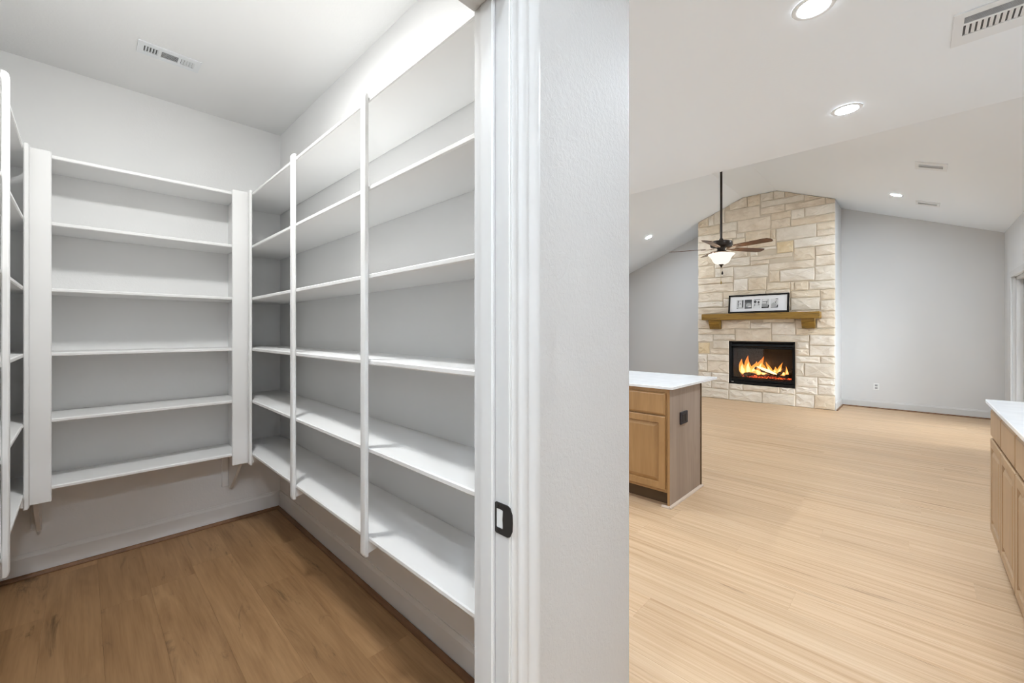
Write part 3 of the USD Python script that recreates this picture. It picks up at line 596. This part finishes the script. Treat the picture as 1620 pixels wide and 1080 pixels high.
# mantel
mt = thing('mantel_shelf', 'golden-brown rustic timber mantel beam on two corbels over the fire', 'mantel', (-2.05, 8.56, 1.34))
MX0, MX1, MZ0, MZ1, MYF = -2.985, -1.128, 1.508, 1.622, 8.345
m = cbox(MX0, MX1, MYF, 8.532, MZ0, MZ1, 0.006).refine_to_length(0.035).to_mesh()
v = np.array(m.vert_properties[:, :3], float); nz = meshkit.fbm(v * [3, 14, 14], 3, 4) - 0.5
v[:, 1] += np.where(v[:, 1] < 8.5, nz * 0.010, 0); v[:, 2] += nz * 0.004
obj('beam', (v, np.array(m.tri_verts)), MANTEL_WOOD, mt, world=True, smooth=30)
def corbel(x0, x1):
    zt, zb = MZ0, 1.342
    pr = [(8.532, zt), (8.375, zt), (8.375, zt - 0.032), (8.392, zt - 0.040), (8.400, zt - 0.062), (8.420, zt - 0.095), (8.436, zt - 0.120), (8.440, zb + 0.018), (8.448, zb + 0.016), (8.448, zb), (8.532, zb)]
    return prism(pr, x0, x1, 'x')
obj('corbel', corbel(-2.868, -2.685), MANTEL_WOOD, mt, world=True); obj('corbel', corbel(-1.385, -1.205), MANTEL_WOOD, mt, world=True)

# framed print leaning on the stone
pf = thing('picture_frame', 'long black-framed print of five small grey photographs, leaning on the mantel', 'picture', (-2.058, 8.482, MZ1 + 0.001), group=None)
FW, FHt, tilt = 0.968, 0.338, math.radians(6.5)
MPF = np.array([[1, 0, 0, 0], [0, -math.cos(tilt), math.sin(tilt), 0], [0, math.sin(tilt), math.cos(tilt), 0.005], [0, 0, 0, 1]])
# local: x along, y towards the viewer (out of the print), z up
def pf_box(x0, x1, z0, z1, y0, y1, b=0.0): return place(cbox(x0, x1, y0, y1, z0, z1, b) if b else box(x0, x1, y0, y1, z0, z1), MPF)
MPF[:3, 1] *= 1
bw = 0.029
obj('frame', cat_(pf_box(-FW / 2, FW / 2, 0, bw, 0, 0.022, .003), pf_box(-FW / 2, FW / 2, FHt - bw, FHt, 0, 0.022, .003), pf_box(-FW / 2, -FW / 2 + bw, 0, FHt, 0, 0.022, .003), pf_box(FW / 2 - bw, FW / 2, 0, FHt, 0, 0.022, .003)), FRAME_BLACK, pf)
obj('mat_board', pf_box(-FW / 2 + .01, FW / 2 - .01, .01, FHt - .01, .004, .010), PAPER, pf)
tiles = [-.285, -.150, -.012, .125, .262]
TW, TZ0, TZ1 = .118, .083, .245
def flat(poly_pts, y): 
    v, f = prism(Polygon(poly_pts), 0, 0.0006, 'z'); v = np.stack([v[:, 0], v[:, 2] + y, v[:, 1]], 1)
    return place((v, f[:, ::-1]), MPF)
def disc(x, z, rx, rz, y, n=24): return flat([(x + rx * math.cos(a), z + rz * math.sin(a)) for a in np.linspace(0, 2 * np.pi, n, endpoint=False)], y)
def rect(x0, x1, z0, z1, y): return flat([(x0, z0), (x1, z0), (x1, z1), (x0, z1)], y)
G = {k: grey(k) for k in (.02, .06, .16, .30, .42, .55, .66, .74)}
base = [.55, .16, .66, .55, .66]
for i, x in enumerate(tiles):
    t = obj('photo_print', rect(x - TW / 2, x + TW / 2, TZ0, TZ1, .0102), G[base[i]], pf)
    L = .0110; L2 = .0118
    if i == 0:
        obj('print_shape', cat_(rect(x - .038, x - .024, TZ0 + .03, TZ1 - .01, L), rect(x + .032, x + .052, TZ0 + .02, TZ1 - .004, L), rect(x - .058, x - .03, TZ0, TZ0 + .012, L)), G[.06], t)
        obj('print_shape', cat_(disc(x, TZ0 + .098, .028, .036, L), disc(x - .004, TZ0 + .046, .036, .022, L)), G[.74], t)
        obj('print_shape', disc(x + .004, TZ0 + .092, .012, .018, L2), G[.42], t)
    elif i == 1:
        obj('print_shape', rect(x - TW / 2, x + TW / 2, TZ1 - .05, TZ1, L), G[.06], t)
        obj('print_shape', disc(x + .005, TZ0 + .058, .044, .040, L), G[.42], t)
        obj('print_shape', disc(x + .024, TZ0 + .034, .026, .014, L2), G[.74], t)
        obj('print_shape', rect(x - TW / 2, x + TW / 2, TZ0, TZ0 + .012, L), G[.02], t)
    elif i == 2:
        obj('print_shape', cat_(disc(x - .026, TZ0 + .118, .021, .026, L), disc(x + .028, TZ0 + .108, .016, .020, L), rect(x - .045, x + .055, TZ1 - .008, TZ1, L)), G[.06], t)
        obj('print_shape', cat_(flat([(x - .048, TZ0 + .03), (x - .022, TZ0 + .05), (x - .024, TZ0 + .085), (x - .040, TZ0 + .082)], L), flat([(x + .02, TZ0 + .05), (x + .048, TZ0 + .06), (x + .036, TZ0 + .086), (x + .022, TZ0 + .082)], L)), G[.30], t)
        obj('print_shape', disc(x + .004, TZ0 + .020, .044, .019, L), G[.74], t)
    elif i == 3:
        obj('print_shape', cat_(rect(x - TW / 2, x + TW / 2 - .008, TZ0, TZ0 + .018, L), flat([(x + .036, TZ0 + .018), (x + .058, TZ0 + .018), (x + .058, TZ0 + .058), (x + .044, TZ0 + .052)], L)), G[.02], t)
        obj('print_shape', flat([(x - .059, TZ0 + .018), (x + .035, TZ0 + .018), (x + .044, TZ0 + .055), (x + .01, TZ0 + .076), (x - .059, TZ0 + .076)], L), G[.30], t)
        obj('print_shape', cat_(rect(x - .045, x + .04, TZ1 - .045, TZ1 - .036, L), rect(x + .014, x + .026, TZ0 + .076, TZ1 - .04, L)), G[.16], t)
        obj('print_shape', disc(x - .010, TZ1 - .022, .040, .014, L), G[.74], t)
    else:
        obj('print_shape', cat_(flat([(x - .05, TZ0), (x + .055, TZ0), (x + .058, TZ0 + .05), (x + .044, TZ0 + .05), (x + .035, TZ0 + .014), (x - .05, TZ0 + .010)], L), rect(x + .02, x + .056, TZ1 - .012, TZ1 - .002, L)), G[.06], t)
        obj('print_shape', flat([(x - .045, TZ0 + .02), (x + .028, TZ0 + .02), (x + .034, TZ0 + .06), (x - .01, TZ0 + .095), (x - .045, TZ0 + .07)], L), G[.42], t)
        obj('print_shape', flat([(x + .004, TZ0 + .095), (x + .030, TZ0 + .070), (x + .036, TZ0 + .078), (x + .016, TZ0 + .098), (x + .040, TZ0 + .120), (x + .034, TZ0 + .128)], L2), G[.16], t)

# ------------------------------------------------------------------ ceiling fan
FXc, FYc = -2.03, 6.45
fan = thing('ceiling_fan', 'bronze five-blade ceiling fan with lit glass bowl on a long rod', 'ceiling fan', (FXc, FYc, 0))
obj('canopy', lathe([(0, ZFLAT - .075), (.030, ZFLAT - .075), (.040, ZFLAT - .060), (.068, ZFLAT - .020), (.072, ZFLAT), (0, ZFLAT)], 32), BRONZE, fan, smooth=40)
obj('downrod', cyl(.0155, 2.60, ZFLAT - .06), BRONZE, fan, smooth=40)
obj('motor_housing', lathe([(0, 2.637), (.024, 2.637), (.030, 2.612), (.060, 2.604), (.118, 2.598), (.143, 2.590), (.146, 2.572), (.146, 2.536), (.138, 2.522), (.100, 2.512), (.058, 2.508), (.050, 2.470), (.066, 2.462), (.072, 2.446), (.0, 2.446)], 44), BRONZE, fan, smooth=35)
SHINY = plain('polished_bronze', (0.42, 0.30, 0.22), 0.22, 0.9)
for k in range(5):
    an = 44.13 - 60 + 72 * k
    pitch = math.radians(-12); c, s = math.cos(pitch), math.sin(pitch)
    Mp = np.array([[1, 0, 0, 0], [0, c, -s, 0], [0, s, c, 2.496], [0, 0, 0, 1.0]])
    M = rotz(an) @ Mp
    out = [(.205, -.048), (.24, -.056), (.60, -.068), (.675, -.066), (.705, -.030), (.705, .030), (.675, .066), (.60, .068), (.24, .056), (.205, .048)]
    b = obj('blade', place(prism(out, -.003, .003, 'z'), M), BLADE, fan)
    arm = Manifold.hull_points(np.array([(.09, y, z) for y in (-.018, .018) for z in (-.006, .004)] + [(.16, y, z) for y in (-.014, .014) for z in (-.010, -.004)])) + Manifold.hull_points(np.array([(.155, y, z) for y in (-.016, .016) for z in (-.010, -.004)] + [(.27, y, z) for y in (-.042, .042) for z in (-.009, -.0035)]))
    obj('blade_arm', place(arm, M), SHINY, b)
obj('light_fitter', lathe([(0, 2.450), (.075, 2.450), (.115, 2.438), (.118, 2.428), (0, 2.428)], 36), SHINY, fan, smooth=35)
bw_ = obj('bowl', lathe([(.012, 2.262), (.055, 2.266), (.090, 2.284), (.112, 2.312), (.127, 2.348), (.146, 2.378), (.170, 2.398), (.177, 2.409), (.173, 2.414)], 44), BOWL, fan, smooth=True)
fl2_ = UsdLux.SphereLight.Define(stage, str(fan.GetPath()) + '/bulb')
fl2_.CreateRadiusAttr(0.03); fl2_.CreateIntensityAttr(FAN_BULB); fl2_.CreateColorAttr(Gf.Vec3f(1.0, 0.86, 0.68))
UsdGeom.Xformable(fl2_).AddTranslateOp().Set(Gf.Vec3d(0, 0, 2.36))
obj('finial', lathe([(0, 2.215), (.006, 2.220), (.011, 2.232), (.016, 2.246), (.034, 2.260), (.036, 2.268), (0, 2.270)], 20), BRONZE, bw_, smooth=True)
for dx, dy, zc, m_ in ((.018, -.01, 2.14, BRONZE), (-.006, .012, 2.005, BRASS)):
    ch = obj('pull_chain', place(cyl(.0022, zc + .02, 2.25, (0, 0), 8), np.array([[1, 0, 0, dx], [0, 1, 0, dy], [0, 0, 1, 0], [0, 0, 0, 1]])), BRASS, fan)
    obj('pull_knob', lathe([(0, zc - .028), (.009, zc - .022), (.012, zc - .006), (.008, zc + .012), (.004, zc + .024), (0, zc + .026)], 16, (dx, dy, 0)), m_, ch, smooth=True)

# ------------------------------------------------------------------ cabinets
def raised_panel(u0, u1, z0, z1, frame, M, t=0.019):
    """Door with a frame and a raised centre panel; local x along, y out of the front, z up. Returns frame and panel meshes."""
    fr = manifold3d_frame(u0, u1, z0, z1, frame, t)
    i0, i1, j0, j1 = u0 + frame, u1 - frame, z0 + frame, z1 - frame
    k = 0.024
    A = [(x, y, z) for x, z in ((i0 - .006, j0 - .006), (i1 + .006, j0 - .006), (i1 + .006, j1 + .006), (i0 - .006, j1 + .006)) for y in (0.0005, 0.0045)]
    B = [(x, 0.0185, z) for x, z in ((i0 + k, j0 + k), (i1 - k, j0 + k), (i1 - k, j1 - k), (i0 + k, j1 - k))]
    return place(fr, M), place(Manifold.hull_points(np.array(A + B)), M)
def manifold3d_frame(u0, u1, z0, z1, w, t):
    o = cbox(u0, u1, 0, t, z0, z1, 0.004)
    hole = Manifold.hull_points(np.array([(x, y, z) for y, e in ((-.01, -.002), (t + .001, .010)) for x in (u0 + w - e, u1 - w + e) for z in (z0 + w - e, z1 - w + e)]))
    return o - hole
def slab_front(u0, u1, z0, z1, M, t=0.019):
    k = 0.012
    pts = [(x, 0, z) for x in (u0, u1) for z in (z0, z1)] + [(x, t * .55, z) for x in (u0, u1) for z in (z0, z1)] + [(x, t, z) for x in (u0 + k, u1 - k) for z in (z0 + k, z1 - k)]
    return place(Manifold.hull_points(np.array(pts, float)), M)
CT = 0.893
def cabinet(label, loc, rz, w, depth, m, group=None, stile0=0.021, stile1=0.021):
    """A base cabinet; local x runs along the front from 0 to w, local -y is out of the front, z up."""
    t = thing('base_cabinet', label, 'cabinet', loc, rz, group)
    top = CT - 0.021
    obj('body', cbox(0, w, 0.002, depth, 0.105, top, 0.001), m, t)
    ff = box(0, w, -0.001, 0.018, 0.105, top)
    obj('toe_kick', box(0, w, 0.070, 0.085, 0, 0.105), KICK, t)
    M = np.array([[1, 0, 0, 0], [0, -1, 0, 0], [0, 0, 1, 0], [0, 0, 0, 1.0]])
    # flip keeps the winding by mirroring; hulls are rebuilt, so place through numpy and fix
    def P(mesh):
        v, f, _ = meshkit.arrays(mesh); return v, f[:, ::-1]
    I4 = np.eye(4)
    dr = slab_front(stile0, w - stile1, 0.680, 0.842, I4)
    obj('drawer_front', P(place(dr, M)), m, t)
    a, b = raised_panel(stile0, w - stile1, 0.128, 0.668, 0.058, I4)
    d = obj('door', P(place(a, M)), m, t)
    obj('door_panel', P(place(b, M)), m, d)
    return t
IX, IY0, IY1 = -1.297, 2.999, 3.600
wI = 0.457
labels = ['maple-stained island cabinet with raised-panel door at the exposed end of the island', 'island cabinet second from the exposed end, hidden behind the pantry wall', 'island cabinet third from the exposed end, hidden behind the pantry wall', 'island cabinet at the hidden far end of the island']
for k in range(4):
    t = cabinet(labels[k], (IX - 0.019 - wI * (k + 1), IY0, 0), 0, wI, IY1 - IY0 - 0.002, CABINET, stile0=0.012, stile1=0.010 if k == 0 else 0.012)
ep = thing('end_panel', 'grey-brown wood end panel closing the kitchen island', 'cabinet panel', (IX, 3.30, 0))
obj('panel', cbox(IX - 0.018, IX, IY0 + 0.001, IY1, 0.0, CT - 0.021, 0.002), END_PANEL, ep, world=True)
obj('front_edge', cbox(IX - 0.0175, IX - 0.0005, IY0 - 0.004, IY0 + 0.001, 0.0, CT - 0.021, 0.001), CABINET, ep, world=True)
obj('back_edge', cbox(IX - 0.030, IX + 0.006, IY1, IY1 + 0.016, 0.0, CT - 0.021, 0.002), KICK, ep, world=True)
qx = [(0, 0), (0.017, 0), (0.0165, 0.006), (0.0135, 0.011), (0.008, 0.015), (0.003, 0.017), (0, 0.017)]
obj('shoe_moulding', prism([(IX + a, z) for a, z in qx], IY0 - 0.018, IY1 + 0.03, 'y'), SHOE_PALE, ep, world=True)
obj('shoe_return', prism([(IY0 - 0.004 - a, z) for a, z in qx], IX - 0.055, IX + 0.004, 'x'), SHOE_PALE, ep, world=True)
ct = thing('countertop', 'white quartz worktop overhanging the kitchen island', 'countertop', (-2.2, 3.44, CT - 0.021))
obj('slab', cbox(IX - 1.90, -1.266, 2.968, 3.915, CT - 0.021, CT, 0.0025), QUARTZ, ct, world=True)
# right-hand run
RF, RY1, wR = 0.333, 3.745, 0.441
rl = ['tan cabinet at the far end of the right-hand run under white worktop', 'second tan cabinet from the far end of the right-hand run', 'third tan cabinet from the far end, cut by the right edge of the photo', 'tan cabinet nearest the camera in the right-hand run, outside the photo']
for k in range(4):
    w = wR if k else 0.424
    y1_ = RY1 - (0 if k == 0 else 0.424 + wR * (k - 1))
    cabinet(rl[k], (RF, y1_, 0), -90, w, XR - RF - 0.003, CABINET_PALE, stile0=0.006, stile1=0.006)
c2 = thing('countertop', 'white quartz worktop along the right wall, entering at the right edge', 'countertop', (0.6, 3.0, CT - 0.021))
obj('slab', cbox(0.296, XR - 0.001, RY1 - 0.424 - 3 * wR - 0.01, 3.757, CT - 0.021, CT, 0.0025), QUARTZ, c2, world=True)
struct('trim_7', prism([(RY1 + 0.0 + a, z) for a, z in qx], RF + 0.012, XR, 'x'), SHOE_PALE)

# ------------------------------------------------------------------ outlets
o1 = thing('electrical_outlet', 'white electrical outlet low on the grey back wall right of the fireplace', 'outlet', (-0.484, YBK, 0.363))
obj('plate', cbox(-.038, .038, -.006, 0, -.058, .058, .003), OUTLET_W, o1)
for z in (-.021, .021):
    r_ = obj('receptacle', cbox(-.017, .017, -.0085, -.005, z - .015, z + .015, .002), OUTLET_SLOT, o1)
o2 = thing('electrical_outlet', 'dark two-socket electrical outlet on the island end panel', 'outlet', (IX, 3.24, 0.632))
obj('plate', cbox(0, .012, -.065, .065, -.047, .047, .003), OUTLET_B, o2)
for y in (-.024, .024):
    obj('socket', cbox(.011, .0145, y - .016, y + .016, -.030, .030, .002), OUTLET_B2, o2)
